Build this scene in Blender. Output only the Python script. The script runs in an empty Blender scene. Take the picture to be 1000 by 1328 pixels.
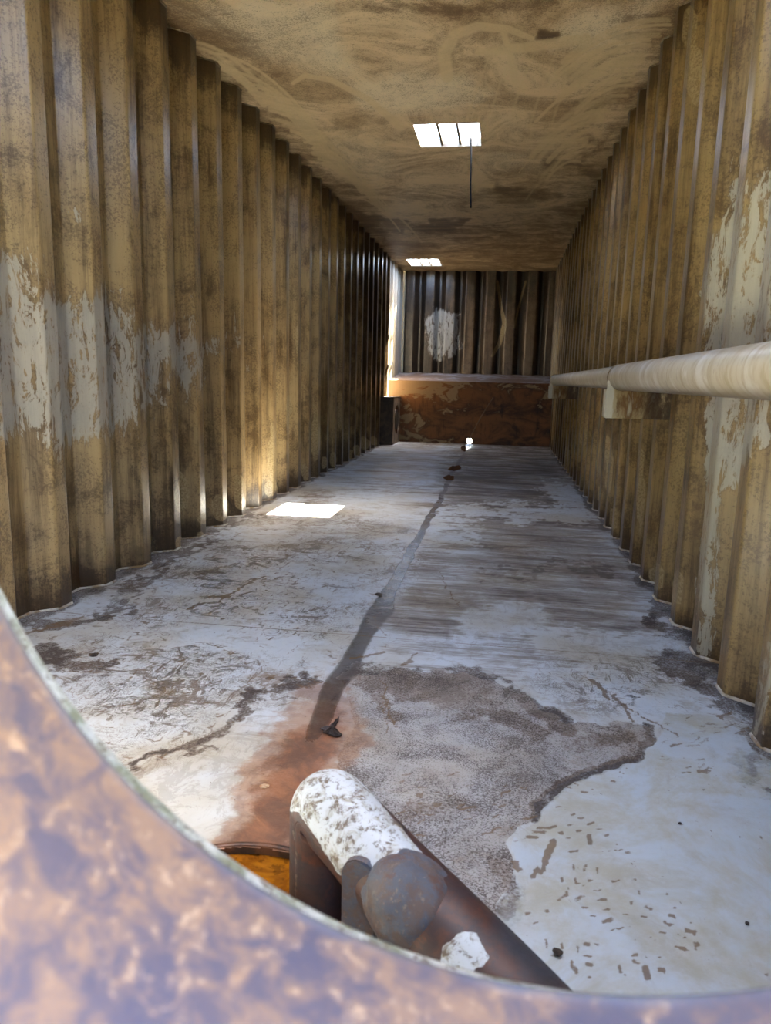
import bpy, bmesh, math, random
import numpy as np
from mathutils import Vector, Matrix
random.seed(7); rng = np.random.default_rng(11)
sc = bpy.context.scene; col = sc.collection

# ------------------------------------------------------------------ camera frame
f = 948.; H = 0.95
F = np.array([153, -168, f]); F = F/np.linalg.norm(F)
D = np.array([-125, 5236, f]); D = D - F*(D@F); D = D/np.linalg.norm(D)
R = np.cross(D, F)
def proj(X, Y, Z):
    a = [R[i]*X + F[i]*Y - D[i]*(Z-H) for i in range(3)]
    w = np.maximum(a[2], .05)
    return 500 + f*a[0]/w, 664 + f*a[1]/w
ZC = H + 1.78          # ceiling height
XL, XR, DEP = -1.735, .735, .085
YB, YF, Y0 = 12.5, 11.4, .30   # back wall, platform face, front wall

# ------------------------------------------------------------------ numpy noise
def _h(i, j, s):
    n = (i*374761393 + j*668265263 + s*1442695041) & 0xffffffff
    n = ((n ^ (n >> 13))*1274126177) & 0xffffffff
    return ((n ^ (n >> 16)) & 0xffff)/65535.
def vnoise(x, y, s=0):
    xi = np.floor(x).astype(np.int64); yi = np.floor(y).astype(np.int64)
    u = x-xi; v = y-yi; u = u*u*(3-2*u); v = v*v*(3-2*v)
    return (_h(xi, yi, s)*(1-u)+_h(xi+1, yi, s)*u)*(1-v) + (_h(xi, yi+1, s)*(1-u)+_h(xi+1, yi+1, s)*u)*v
def fbm(x, y, o=4, s=0):
    t = 0; a = .5
    for k in range(o):
        t = t + a*vnoise(x*2**k, y*2**k, s+k); a *= .5
    return t/(1-.5**o)
def ss(a, b, x):
    t = np.clip((x-a)/(b-a), 0, 1); return t*t*(3-2*t)
def sdpoly(PX, PY, pts):
    """signed distance, negative inside"""
    n = len(pts); d = np.full(PX.shape, 1e9); ins = np.zeros(PX.shape, bool)
    for i in range(n):
        x0, y0 = pts[i]; x1, y1 = pts[(i+1) % n]
        ex, ey = x1-x0, y1-y0
        t = np.clip(((PX-x0)*ex+(PY-y0)*ey)/(ex*ex+ey*ey+1e-9), 0, 1)
        d = np.minimum(d, np.hypot(PX-x0-t*ex, PY-y0-t*ey))
        c = ((y0 > PY) != (y1 > PY)) & (PX < (x1-x0)*(PY-y0)/(y1-y0+1e-12)+x0)
        ins ^= c
    return np.where(ins, -d, d)
def area(PX, PY, pts, soft=12):
    return 1-ss(-soft, soft, sdpoly(PX, PY, pts))
def stroke(M, PX, PY, pts, w, val=1., soft=.5):
    """adds a brush stroke (max) into M; w number or per-point list"""
    ws = w if isinstance(w, (list, tuple)) else [w]*len(pts)
    for i in range(len(pts)-1):
        (x0, y0), (x1, y1) = pts[i], pts[i+1]; m = max(ws[i], ws[i+1])*1.6
        sel = np.nonzero((PX > min(x0, x1)-m) & (PX < max(x0, x1)+m) & (PY > min(y0, y1)-m) & (PY < max(y0, y1)+m))[0]
        if not len(sel): continue
        ex, ey = x1-x0, y1-y0; px = PX[sel]; py = PY[sel]
        t = np.clip(((px-x0)*ex+(py-y0)*ey)/(ex*ex+ey*ey+1e-9), 0, 1)
        d = np.hypot(px-x0-t*ex, py-y0-t*ey)/(ws[i]+(ws[i+1]-ws[i])*t)
        M[sel] = np.maximum(M[sel], val*(1-ss(1-soft, 1+soft*.6, d)))
def oval(M, PX, PY, cx, cy, rx, ry, val=1., soft=.15):
    d = np.hypot((PX-cx)/rx, (PY-cy)/ry)
    np.maximum(M, val*(1-ss(1-soft, 1+soft, d)), out=M)

# ------------------------------------------------------------------ object helpers
def link(name, me, mat=None, parent=None):
    o = bpy.data.objects.new(name, me); col.objects.link(o)
    if mat: me.materials.append(mat)
    if parent: o.parent = parent
    return o
def tag(o, label=None, cat=None, group=None, kind=None):
    if label: o['label'] = label
    if cat: o['category'] = cat
    if group: o['group'] = group
    if kind: o['kind'] = kind
    return o
def empty(name, loc):
    o = bpy.data.objects.new(name, None); col.objects.link(o); o.location = loc; o.empty_display_size = .1
    return o
def grid_mesh(name, P, mask=None, attrs=None, flip=False, smooth=True):
    """P: (n,m,3) array of vertices, mask (n-1,m-1) True where a face exists"""
    n, m = P.shape[:2]
    idx = np.arange(n*m).reshape(n, m)
    q = np.stack([idx[:-1, :-1], idx[1:, :-1], idx[1:, 1:], idx[:-1, 1:]], -1)
    if flip: q = q[..., ::-1]
    q = q.reshape(-1, 4)
    if mask is not None: q = q[mask.reshape(-1)]
    me = bpy.data.meshes.new(name)
    me.vertices.add(n*m); me.vertices.foreach_set('co', P.reshape(-1).astype(np.float32))
    k = len(q)
    me.loops.add(k*4); me.loops.foreach_set('vertex_index', q.reshape(-1).astype(np.int32))
    me.polygons.add(k)
    me.polygons.foreach_set('loop_start', np.arange(0, k*4, 4, dtype=np.int32))
    try: me.polygons.foreach_set('loop_total', np.full(k, 4, dtype=np.int32))
    except Exception: pass
    me.update(calc_edges=True); me.validate()
    me.polygons.foreach_set('use_smooth', np.full(len(me.polygons), smooth))
    for a, v in (attrs or {}).items():
        at = me.attributes.new(a, 'FLOAT', 'POINT'); at.data.foreach_set('value', np.asarray(v, dtype=np.float32).reshape(-1))
    return me
def bm_mesh(name, bm, smooth=None):
    me = bpy.data.meshes.new(name); bmesh.ops.recalc_face_normals(bm, faces=bm.faces); bm.to_mesh(me); bm.free()
    if smooth is not None:
        for p in me.polygons: p.use_smooth = smooth
    return me
def add_box(bm, x0, x1, y0, y1, z0, z1, bev=0.):
    r = bmesh.ops.create_cube(bm, size=1)
    for v in r['verts']:
        v.co = Vector(((x0+x1)/2+v.co.x*(x1-x0), (y0+y1)/2+v.co.y*(y1-y0), (z0+z1)/2+v.co.z*(z1-z0)))
    if bev:
        es = list({e for v in r['verts'] for e in v.link_edges})
        bmesh.ops.bevel(bm, geom=es, offset=bev, segments=2, affect='EDGES', profile=.6)
def add_tube(bm, pts, rad, seg=24, caps=True, wob=0.):
    """tube along a list of points, rad number or list, mitred at the corners"""
    pts = [Vector(p) for p in pts]; n = len(pts); rs = rad if isinstance(rad, (list, tuple)) else [rad]*n
    rings = []; ref = None
    for i, p in enumerate(pts):
        a = (pts[i]-pts[i-1]).normalized() if i else None; b = (pts[i+1]-pts[i]).normalized() if i < n-1 else None
        t = (a+b).normalized() if a and b else (a or b)
        if ref is None:
            ref = t.cross(Vector((0, 0, 1)))
            if ref.length < .1: ref = t.cross(Vector((0, 1, 0)))
        ref = (ref-t*ref.dot(t)).normalized(); bn = t.cross(ref).normalized()
        st = 1.
        ring = []
        for k in range(seg):
            th = 2*math.pi*k/seg
            r = rs[i]*(1+wob*(random.random()-.5))
            ring.append(bm.verts.new(p+ref*(math.cos(th)*r)+bn*(math.sin(th)*r)))
        rings.append(ring)
    for A, B in zip(rings, rings[1:]):
        for k in range(seg): bm.faces.new((A[k], A[(k+1) % seg], B[(k+1) % seg], B[k]))
    if caps: bm.faces.new(rings[0][::-1]); bm.faces.new(rings[-1])

# ------------------------------------------------------------------ material helpers
def lin(h):
    h = h.lstrip('#'); v = [int(h[i:i+2], 16)/255 for i in (0, 2, 4)]
    return tuple([(c/12.92 if c <= .04045 else ((c+.055)/1.055)**2.4) for c in v]+[1.])
class NT:
    def __init__(s, name):
        s.m = bpy.data.materials.new(name); s.m.use_nodes = True; s.t = s.m.node_tree
        s.b = s.t.nodes['Principled BSDF']; s.co = s.t.nodes.new('ShaderNodeTexCoord').outputs['Object']
    def n(s, k): return s.t.nodes.new(k)
    def set(s, sock, v):
        if isinstance(v, bpy.types.NodeSocket): s.t.links.new(v, sock)
        else: sock.default_value = v
    def map(s, sc_, rot=(0, 0, 0), co=None):
        q = s.n('ShaderNodeMapping'); s.set(q.inputs['Vector'], co or s.co); q.inputs['Scale'].default_value = sc_; q.inputs['Rotation'].default_value = rot
        return q.outputs[0]
    def noise(s, scale=1., det=4, rough=.55, dist=0., vec=None, w=0.):
        q = s.n('ShaderNodeTexNoise'); q.inputs['Scale'].default_value = scale; q.inputs['Detail'].default_value = det
        q.inputs['Roughness'].default_value = rough; q.inputs['Distortion'].default_value = dist
        if vec is None and w: vec = s.off(w)
        s.set(q.inputs['Vector'], vec if vec is not None else s.co); return q.outputs['Fac']
    def off(s, w, vec=None):
        q = s.n('ShaderNodeMapping'); s.set(q.inputs['Vector'], vec or s.co); q.inputs['Location'].default_value = (w, w*1.7, w*.6); return q.outputs[0]
    def vor(s, scale, vec=None, feat='F1', rnd=1.):
        q = s.n('ShaderNodeTexVoronoi'); q.feature = feat; q.inputs['Scale'].default_value = scale; q.inputs['Randomness'].default_value = rnd
        s.set(q.inputs['Vector'], vec or s.co); return q.outputs['Distance']
    def math(s, op, a, b=0., clamp=False):
        q = s.n('ShaderNodeMath'); q.operation = op; q.use_clamp = clamp; s.set(q.inputs[0], a); s.set(q.inputs[1], b); return q.outputs[0]
    def add(s, a, b): return s.math('ADD', a, b)
    def mul(s, a, b): return s.math('MULTIPLY', a, b)
    def sm(s, x, a, b):
        q = s.n('ShaderNodeMapRange'); q.interpolation_type = 'SMOOTHSTEP'; s.set(q.inputs['Value'], x)
        q.inputs['From Min'].default_value = min(a, b); q.inputs['From Max'].default_value = max(a, b)
        q.inputs['To Min'].default_value = 0. if a < b else 1.; q.inputs['To Max'].default_value = 1. if a < b else 0.
        return q.outputs['Result']
    def mix(s, fac, a, b):
        q = s.n('ShaderNodeMix'); q.data_type = 'RGBA'; s.set(q.inputs[0], fac)
        for k, v in ((6, a), (7, b)): s.set(q.inputs[k], lin(v) if isinstance(v, str) else v)
        return q.outputs[2]
    def at(s, name):
        q = s.n('ShaderNodeAttribute'); q.attribute_name = name; return q.outputs['Fac']
    def sep(s):
        q = s.n('ShaderNodeSeparateXYZ'); s.t.links.new(s.co, q.inputs[0]); return q.outputs
    def lines(s, vec, scale, w, det=3, dist=1.5, rough=.5):
        """thin wandering lines, 1 on a line"""
        a = s.noise(scale, det, rough, dist, vec)
        return s.sm(s.math('ABSOLUTE', s.add(a, -.5)), w, w*.3)
    def done(s, colr, rough=.6, bump=None, bstr=.3, bdist=.01, spec=.5, metal=0.):
        s.set(s.b.inputs['Base Color'], lin(colr) if isinstance(colr, str) else colr); s.set(s.b.inputs['Roughness'], rough)
        s.b.inputs['Specular IOR Level'].default_value = spec; s.b.inputs['Metallic'].default_value = metal
        if bump is not None:
            q = s.n('ShaderNodeBump'); q.inputs['Strength'].default_value = bstr; q.inputs['Distance'].default_value = bdist
            s.set(q.inputs['Height'], bump); s.t.links.new(q.outputs[0], s.b.inputs['Normal'])
        return s.m

# ---- floor paint, brown film, scribbled scratches, footprints
def floor_mat():
    m = NT('floor_paint')
    dirt, rust, wet, mark, spk, strk, clean, scr = [m.at(a) for a in ('dirt', 'rust', 'wet', 'mark', 'speckle', 'streak', 'clean', 'scribble')]
    mid = m.noise(7, 12, .76, .5, None, 1.3); fin = m.noise(130, 4, .75, .4); fn2 = m.noise(230, 3, .7, 0, m.map((1, 1.5, 1)))
    jit = m.add(m.mul(m.add(mid, -.5), .9), m.mul(m.add(fin, -.5), .5))
    def edge(a, k=1., lo=.35, hi=.6): return m.sm(m.add(a, m.mul(jit, k)), lo, hi)
    paint = m.mix(m.sm(m.noise(2.2, 4), .4, .68), '#c0cad1', '#b0afa4')
    paint = m.mix(m.mul(m.sm(m.noise(9, 9, .75, .5, None, 3.1), .5, .66), .55), paint, '#8f826c')
    # brushed patches of brown film, ragged edges (left part)
    rg1 = m.noise(5, 13, .8, .9, m.map((1, 1.9, 1), (0, 0, .35))); rg2 = m.noise(8, 12, .8, 1.4, m.map((2.1, .9, 1), (0, 0, .8)))
    pat = m.noise(1.7, 4, .6, .3, None, 7.)
    f1 = m.sm(m.add(m.math('MAXIMUM', rg1, rg2), m.add(m.mul(pat, .34), -.17)), .54, .585)
    c = m.mix(m.mul(f1, m.add(.25, m.mul(m.sm(scr, .1, .7), .5))), paint, m.mix(m.sm(mid, .42, .6), '#6f5a42', '#4a3828'))
    l1 = m.lines(m.map((1, 2.2, 1)), 8, .016, 7, 2.2, .7); l2 = m.lines(m.map((1.8, .9, 1), (0, 0, .7)), 13, .016, 7, 2.4, .7)
    ln = m.mul(m.mul(m.math('MAXIMUM', l1, l2), m.sm(m.add(pat, m.mul(m.add(mid, -.5), .8)), .42, .56)), m.sm(scr, .05, .5))
    c = m.mix(m.mul(ln, .75), c, '#4a3826')
    # streaks drawn out across the tank
    st = m.noise(1., 12, .74, .5, m.map((1.1, 7.5, 1))); st2 = m.noise(1., 8, .78, .2, m.map((5, 48, 1)))
    sv = m.add(m.mul(st, .65), m.add(m.mul(st2, .38), m.add(m.mul(strk, .30), m.mul(m.add(pat, -.5), .35))))
    film = m.sm(sv, .64, .76); deep = m.sm(sv, .75, .86)
    c = m.mix(m.mul(film, .6), c, m.mix(m.noise(3, 4), '#86735c', '#64503e'))
    c = m.mix(m.mul(deep, .7), c, '#40342d')
    # soot-brown blotches from the dirt map
    d = edge(dirt, 1.25, .28, .62)
    c = m.mix(m.mul(d, m.add(.45, m.mul(m.sm(fin, .35, .6), .45))), c, '#4b3a2c')
    d2 = edge(dirt, 1.5, .72, 1.0)
    c = m.mix(m.mul(d2, .75), c, '#2b211a')
    # stippled film
    sp_ = edge(spk, .35, .4, .6)
    c = m.mix(m.mul(sp_, .55), c, m.mix(m.sm(m.noise(4, 6, .7, .4, None, 2.7), .4, .62), '#a0958a', '#7b6a5a'))
    g3 = m.noise(6, 9, .75, .7, None, 5.)
    s1 = m.mul(sp_, m.sm(m.add(m.mul(fn2, .55), m.add(m.mul(fin, .35), m.mul(g3, .45))), .665, .725))
    c = m.mix(m.mul(s1, .9), c, '#3d3027')
    # rust wash
    r1 = edge(rust, .8, .12, .55); r2 = edge(rust, .7, .6, 1.)
    c = m.mix(m.mul(r1, .72), c, m.mix(m.sm(mid, .4, .6), '#a07a58', '#7d5a40'))
    c = m.mix(m.mul(r2, .8), c, m.mix(m.sm(mid, .4, .6), '#84502e', '#5a3824'))
    # clean area
    cl = edge(clean, .25, .4, .6)
    c = m.mix(m.mul(cl, m.add(.5, m.mul(m.sm(m.noise(14, 8, .75), .35, .6), .42))), c, m.mix(m.sm(m.noise(4, 8, .7, .4, None, 9.), .42, .62), '#b9c5cd', '#abaa9a'))
    pep = m.mul(m.sm(m.noise(60, 2, .5, 0, None, 4.), .71, .76), .7)
    c = m.mix(pep, c, '#5b4a35')
    wv = edge(wet, .35, .25, .75)
    c = m.mix(m.mul(wv, .82), c, m.mix(mid, '#4a3a30', '#33302f'))
    c = m.mix(m.mul(m.sm(m.add(mark, m.mul(m.add(fin, -.5), .9)), .3, .62), .82), c, m.mix(m.noise(60, 2), '#5c4530', '#77603f'))
    rg = m.add(.36, m.mul(m.math('MAXIMUM', film, d), .32))
    rg = m.math('SUBTRACT', rg, m.mul(wv, .2))
    return m.done(c, rg, m.add(m.mul(fin, .35), m.add(m.mul(mid, .8), m.mul(m.noise(2.5, 2), 2.))), .3, .005, .4)

def wall_mat(name, ca, cb, grime_dark_c, peel_c, vs=1.):
    """vertical streaks, mud film, peeled-back paint showing white"""
    m = NT(name)
    peel_white, grime_dark, pale = m.at('peel_white'), m.at('grime_dark'), m.at('pale')
    v1 = m.noise(1., 9, .7, .3, m.map((9, 9, .7))); v2 = m.noise(1., 9, .75, .2, m.map((40, 40, 2.0))); mot = m.noise(5, 9, .72, .6)
    gr = m.noise(85, 4, .8)
    c = m.mix(m.sm(m.add(m.mul(v1, .6), m.add(m.mul(v2, .35), m.mul(mot, .3))), .50, .78), ca, cb)
    c = m.mix(m.mul(m.sm(m.add(m.mul(v1, .6), m.mul(v2, .5)), .56, .68), .5), c, '#463314')
    c = m.mix(m.mul(m.sm(m.add(m.mul(mot, .6), m.mul(v1, .5)), .57, .64), .45), c, '#554324')
    c = m.mix(m.mul(m.sm(m.add(gr, m.mul(m.add(mot, -.5), .8)), .5, .6), .5), c, '#3f2a12')
    g = m.sm(m.add(m.add(m.mul(v1, .5), m.add(m.mul(v2, .35), m.mul(m.add(m.add(mot, gr), -1.), .35))), m.add(m.mul(grime_dark, .75), -.42)), .36, .74)
    c = m.mix(m.mul(g, .9), c, grime_dark_c)
    c = m.mix(m.mul(m.sm(m.add(pale, m.mul(m.add(gr, -.5), .5)), .4, .6), .72), c, m.mix(m.sm(gr, .4, .6), '#ab9a74', '#86714a'))
    pn = m.noise(1., 12, .78, 1.1, m.map((17, 17, 6.))); pn2 = m.noise(1., 6, .75, .2, m.map((60, 60, 10)))
    pv = m.add(m.add(m.mul(pn, .85), m.mul(pn2, .32)), m.add(m.mul(peel_white, .425), -.575))
    pk = m.mul(m.sm(pv, .385, .41), m.sm(peel_white, .08, .25))
    sh = m.mul(m.sm(pv, .33, .385), m.sm(peel_white, .08, .25))
    c = m.mix(m.mul(sh, .35), c, '#5a4020')
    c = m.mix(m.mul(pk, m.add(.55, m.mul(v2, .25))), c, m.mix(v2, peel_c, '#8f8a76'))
    ro = m.add(m.mul(v2, .25), m.add(.2, m.mul(pk, .15)))
    return m.done(c, ro, m.add(m.mul(v2, .6), m.add(m.mul(gr, .3), m.mul(pk, .5))), .4, .004, .6)

def ceil_mat():
    m = NT('ceiling_paint')
    lt, dk, sw = m.at('light'), m.at('dark'), m.at('swipe')
    a = m.noise(1.6, 8, .68, 1.2); b = m.noise(120, 4, .85); w = m.noise(1., 9, .7, .6, m.map((1.2, 6, 1))); b2 = m.noise(14, 8, .75, .5)
    c = m.mix(m.sm(a, .4, .62), '#dcc49c', '#b59c76')
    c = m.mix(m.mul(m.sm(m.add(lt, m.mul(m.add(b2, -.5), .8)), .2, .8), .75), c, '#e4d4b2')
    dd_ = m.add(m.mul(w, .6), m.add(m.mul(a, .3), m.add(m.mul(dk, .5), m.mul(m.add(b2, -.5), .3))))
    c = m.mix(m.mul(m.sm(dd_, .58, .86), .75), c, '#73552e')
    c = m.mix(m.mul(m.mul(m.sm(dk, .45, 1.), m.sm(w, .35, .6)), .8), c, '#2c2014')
    c = m.mix(m.mul(m.sm(m.add(b, m.add(m.mul(m.add(a, -.5), .5), m.add(m.mul(dk, .12), m.mul(m.add(b2, -.5), .5)))), .53, .62), .55), c, '#55391a')
    c = m.mix(m.mul(m.sm(m.add(sw, m.mul(m.add(b, -.5), 1.1)), .2, .7), .72), c, '#d6c094')
    return m.done(c, .5, m.add(b, m.mul(sw, .4)), .15, .003, .35)

def rust_plate(name, cols, sc_=1.):
    m = NT(name)
    a = m.noise(14*sc_, 6, .65, .6); b = m.noise(45*sc_, 5, .7, .3, None, 3.)
    c = m.mix(m.sm(a, .42, .62), cols[0], cols[1]); c = m.mix(m.mul(m.sm(m.add(m.mul(b, .6), m.mul(a, .4)), .56, .68), .8), c, cols[2])
    c = m.mix(m.mul(m.sm(b, .33, .2), .6), c, cols[3])
    return m.done(c, m.add(.4, m.mul(b, .3)), b, .3, .003, .45)

def plain(name, ca, cb=None, rough=.6, scale=20, bump=.2, metal=0., spec=.5, third=None):
    m = NT(name); n1 = m.noise(scale, 6, .65, .3)
    c = m.mix(m.sm(n1, .38, .62), ca, cb or ca)
    if third: c = m.mix(m.mul(m.sm(m.noise(scale*2.7, 5, .7, 0, None, 2.), .52, .64), .85), c, third)
    return m.done(c, rough, n1, bump, .003, spec, metal)

# ================================================================== FLOOR
def axis(a, b, fn, must=()):
    v = [a]
    while v[-1] < b: v.append(v[-1]+fn(v[-1]))
    v = [t for t in v if t < b]+[b]
    v = np.array(sorted(v))
    for q in must:
        k = np.argmin(abs(v-q)); v[k] = q
    return v
SX, SY, SR = -.43, 1.052, .25       # sump pit
xs = axis(-1.86, .86, lambda t: .0065)
ys = axis(Y0-.05, YF+.05, lambda t: max(.005, t*t/900))
GX, GY = np.meshgrid(xs, ys, indexing='ij'); GZ = np.zeros_like(GX)
PX, PY = proj(GX, GY, GZ)
PXf, PYf = PX.ravel(), PY.ravel(); Xf, Yf = GX.ravel(), GY.ravel()
wob = (fbm(Xf*7, Yf*5, 5, 3)-.5)
A = {k: np.zeros(PXf.shape) for k in ('dirt', 'rust', 'wet', 'mark', 'speckle', 'streak', 'clean', 'scribble')}
wx = PXf+wob*50+(fbm(Xf*30, Yf*30, 4, 61)-.5)*34; wy = PYf+(fbm(Xf*6+9, Yf*5, 5, 8)-.5)*34+(fbm(Xf*30+5, Yf*30, 4, 62)-.5)*24
fx = PXf+(fbm(Xf*18, Yf*14, 5, 5)-.5)*22; fy = PYf+(fbm(Xf*18+4, Yf*14, 5, 6)-.5)*18
# stippled brown film, ends in a curled edge against the clean area
SPK = [(440, 878), (520, 868), (600, 872), (662, 891), (694, 914), (735, 940), (784, 937), (838, 941), (846, 961), (834, 977), (768, 997), (712, 1024), (690, 1056), (658, 1092), (664, 1125), (640, 1180), (690, 1330), (300, 1330), (300, 1110), (380, 1090), (430, 1000), (462, 930)]
A['speckle'] = area(fx, fy, SPK, 5)
stroke(A['dirt'], fx, fy, [(660, 895), (694, 920), (738, 943)], [9, 10, 12], 1.)
stroke(A['dirt'], fx, fy, [(838, 941), (842, 962), (832, 978), (768, 1000), (714, 1028), (690, 1060)], [7, 8, 7, 8, 9, 7], .95)
for pts, w, v in (([(480, 880), (560, 893), (640, 888)], 22, 1.), ([(560, 905), (640, 930), (700, 950)], 20, .75), ([(450, 870), (500, 878)], 14, .8),
                  ([(740, 965), (820, 958)], 18, .7), ([(495, 900), (515, 930)], 12, .7), ([(640, 1130), (665, 1165), (650, 1190)], 22, .8), ([(520, 1060), (600, 1040)], 24, .45),
                  # left curve and corner grime
                  ([(177, 996), (248, 972), (300, 948), (326, 930), (326, 908), (360, 893), (410, 888)], [5, 8, 9, 9, 8, 9, 10], .95),
                  ([(40, 850), (110, 862), (150, 852)], [14, 10, 6], 1.), ([(60, 812), (130, 800), (180, 770)], [12, 9, 6], .8), ([(130, 790), (200, 742), (260, 706), (330, 668)], [10, 9, 8, 6], .7),
                  ([(60, 880), (130, 872)], 9, .6),
                  # right side grime by the wall feet
                  ([(970, 985), (1000, 940), (940, 900), (900, 880)], [30, 26, 22, 16], .8), ([(868, 858), (905, 868), (930, 900)], [18, 16, 14], .95), ([(850, 812), (872, 832), (895, 828)], [12, 14, 10], .95),
                  ([(842, 790), (862, 806)], 9, .7), ([(1000, 1030), (985, 1020)], 9, .9), ([(800, 920), (830, 905)], 8, .5)):
    stroke(A['dirt'], wx, wy, pts, w, v, .8)
A['clean'] = area(fx, fy, [(850, 960), (834, 980), (768, 1001), (714, 1029), (694, 1060), (664, 1096), (669, 1128), (640, 1190), (690, 1340), (1040, 1340), (1020, 1000), (930, 930), (860, 925)], 7)
A['clean'] *= 1-.75*ss(.45, 1, A['dirt'])
A['scribble'] = area(wx, wy, [(60, 1000), (180, 1000), (330, 925), (430, 870), (560, 690), (400, 650), (200, 730), (30, 820)], 40)
A['scribble'] = np.maximum(A['scribble'], .55*area(wx, wy, [(700, 850), (900, 850), (1000, 960), (860, 930), (740, 930), (680, 890)], 20))
far = ss(3.0, 7., Yf)
A['streak'] = np.clip(.15+.55*area(wx, wy, [(500, 880), (470, 790), (560, 660), (600, 570), (720, 570), (800, 700), (900, 850), (760, 880)], 45)+.35*far-.35*ss(0, 1, A['scribble']), 0, 1)
for pts, w, v in (([(395, 650), (470, 640), (560, 628)], 12, .6), ([(575, 800), (650, 812), (760, 818)], 16, .7), ([(620, 745), (720, 735), (790, 742)], 10, 1.), ([(600, 700), (700, 712)], 9, .9)):
    stroke(A['streak'], wx, wy, pts, w, v, .9)
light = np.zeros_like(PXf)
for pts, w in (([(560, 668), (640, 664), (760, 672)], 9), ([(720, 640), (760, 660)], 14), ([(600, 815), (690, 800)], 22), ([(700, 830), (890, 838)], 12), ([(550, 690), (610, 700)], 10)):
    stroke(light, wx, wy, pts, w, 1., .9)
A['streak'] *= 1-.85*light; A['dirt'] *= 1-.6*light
# rust wash round the pit
A['rust'] = area(wx, wy, [(285, 1100), (330, 1000), (400, 905), (440, 888), (462, 940), (440, 1010), (400, 1060), (380, 1200), (290, 1200)], 34)
stroke(A['rust'], wx, wy, [(400, 1080), (392, 1000), (395, 950)], [50, 45, 26], .95, .9)
oval(A['rust'], wx, wy, 445, 968, 26, 34, .7, .6)
# drain line down the middle
wl = [(606, 583), (589, 610), (575, 640), (556, 672), (545, 695), (522, 735), (500, 772), (480, 812), (458, 852), (434, 888), (420, 925), (400, 965), (388, 990)]
stroke(A['wet'], PXf+wob*10, PYf, wl, [2.5, 3, 3.5, 4.5, 5.5, 7, 10, 12, 14, 15, 16, 13, 6], 1., .8)
A['wet'] *= 1-.9*ss(925, 990, PYf)
stroke(A['wet'], PXf+wob*10, PYf, [(505, 755), (500, 790), (470, 830)], [4, 14, 9], .9, .6)
# plate seams across and dark scratches
for yy, v in ((2.58, .7), (4.0, .55), (5.9, .4), (8.2, .4)):
    A['mark'] = np.maximum(A['mark'], v*(1-ss(.0, .006+.0012*yy, abs(Yf-yy-.02*(fbm(Xf*1.5, Yf*0+yy, 3, 2)-.5))))*(.35+.65*(fbm(Xf*3, Xf*0+yy, 3, 9) > .42)))
for pts, w in (([(572, 745), (596, 783)], 1.3), ([(244, 792), (300, 768), (342, 746)], 2.2), ([(20, 832), (110, 800)], 3), ([(495, 878), (512, 945)], 2), ([(500, 905), (498, 950)], 1.6), ([(455, 855), (500, 845)], 2), ([(520, 862), (540, 850)], 2),
               ([(880, 955), (800, 905)], 1.2), ([(820, 935), (800, 900)], 4), ([(790, 905), (770, 880)], 4)):
    stroke(A['mark'], fx, fy, pts, w, .7, .6)
# boot prints: lug marks pressed on the clean paint (centre, angle, half length, half width)
T = [(275,393,20,12,4),(298,380,20,12,4),(328,409,10,13,4),(357,398,10,10,3),(432,370,10,13,3),(464,340,25,14,3),(455,355,15,10,3),(237,462,0,12,3),(255,475,-30,12,2),(285,490,-20,12,3),(316,503,-5,15,5),(275,528,-10,14,4),(350,522,-12,18,5),(308,548,0,14,5),(379,542,-5,13,4),(406,564,-10,13,5),(243,557,-10,14,6),(215,535,-15,16,5),(180,538,5,24,5),(165,553,0,28,6),(140,572,5,24,6),(272,575,0,12,4),(287,622,0,18,5),(345,580,80,22,12),(485,628,5,13,6),(511,660,60,9,4),(284,680,85,14,6),(330,682,85,14,6),(377,692,88,14,7),(247,725,85,12,5),(295,730,80,13,7),(345,728,10,12,6),(440,730,-10,16,4),(375,763,0,18,4),(507,724,85,8,7),(526,772,88,11,7),(498,808,5,10,8),(389,797,-5,20,6),(407,832,-5,18,5),(333,825,8,15,6),(194,838,0,12,7),(122,846,-10,16,6),(355,856,0,13,3),(543,858,20,16,4),(559,827,28,20,7),(641,854,22,17,7),(628,884,20,20,7),(614,916,22,14,5),(710,911,18,24,9),(714,884,30,13,3),(680,972,20,26,6),(725,968,85,20,6),(738,955,85,12,4),(700,938,15,20,3),(188,955,80,20,8),(247,963,85,14,10),(302,975,80,16,9),(335,958,0,14,7),(509,995,10,9,6),(516,1022,25,18,6),(605,1050,20,16,9),(228,995,15,20,12),(460,1052,60,24,7),(550,1060,75,30,12),(290,1040,75,30,8),(345,1030,20,20,8),(340,1000,10,20,4),(350,1075,30,10,4),(410,872,-15,24,9),(455,900,-12,40,3),(310,790,-30,22,9),(595,1005,-10,12,4),(430,620,-6,40,2),(85,680,60,18,12),(76,660,10,14,6),(440,590,60,14,2),(320,745,40,16,3),(150,700,-60,26,10),(245,790,-40,24,7),(265,775,75,12,8),(150,880,-10,14,5),(673,524,5,12,4),(888,571,5,8,4),(962,560,65,20,4),(575,935,30,12,3),(470,850,0,25,2),(625,775,25,13,3),(660,830,35,12,2)]
for u, v, a, l, w in T:
    cx, cy = 640+.36*u, 880+.36*v; ca, sa = math.cos(math.radians(a)), math.sin(math.radians(a)); l *= .36; w *= .36
    dx, dy = PXf-cx, PYf-cy; sel = np.nonzero((abs(dx) < 25) & (abs(dy) < 25))[0]
    if len(sel):
        p, q = dx[sel]*ca+dy[sel]*sa, -dx[sel]*sa+dy[sel]*ca
        s_ = np.maximum(abs(p)/l, abs(q)/w); A['mark'][sel] = np.maximum(A['mark'][sel], (1-ss(.7, 1.25, s_))*(.55+.35*random.random()))
stroke(A['mark'], PXf, PYf, [(718, 1092), (710, 1108), (703, 1132)], [5, 5.5, 2.5], 1., .4)
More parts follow.
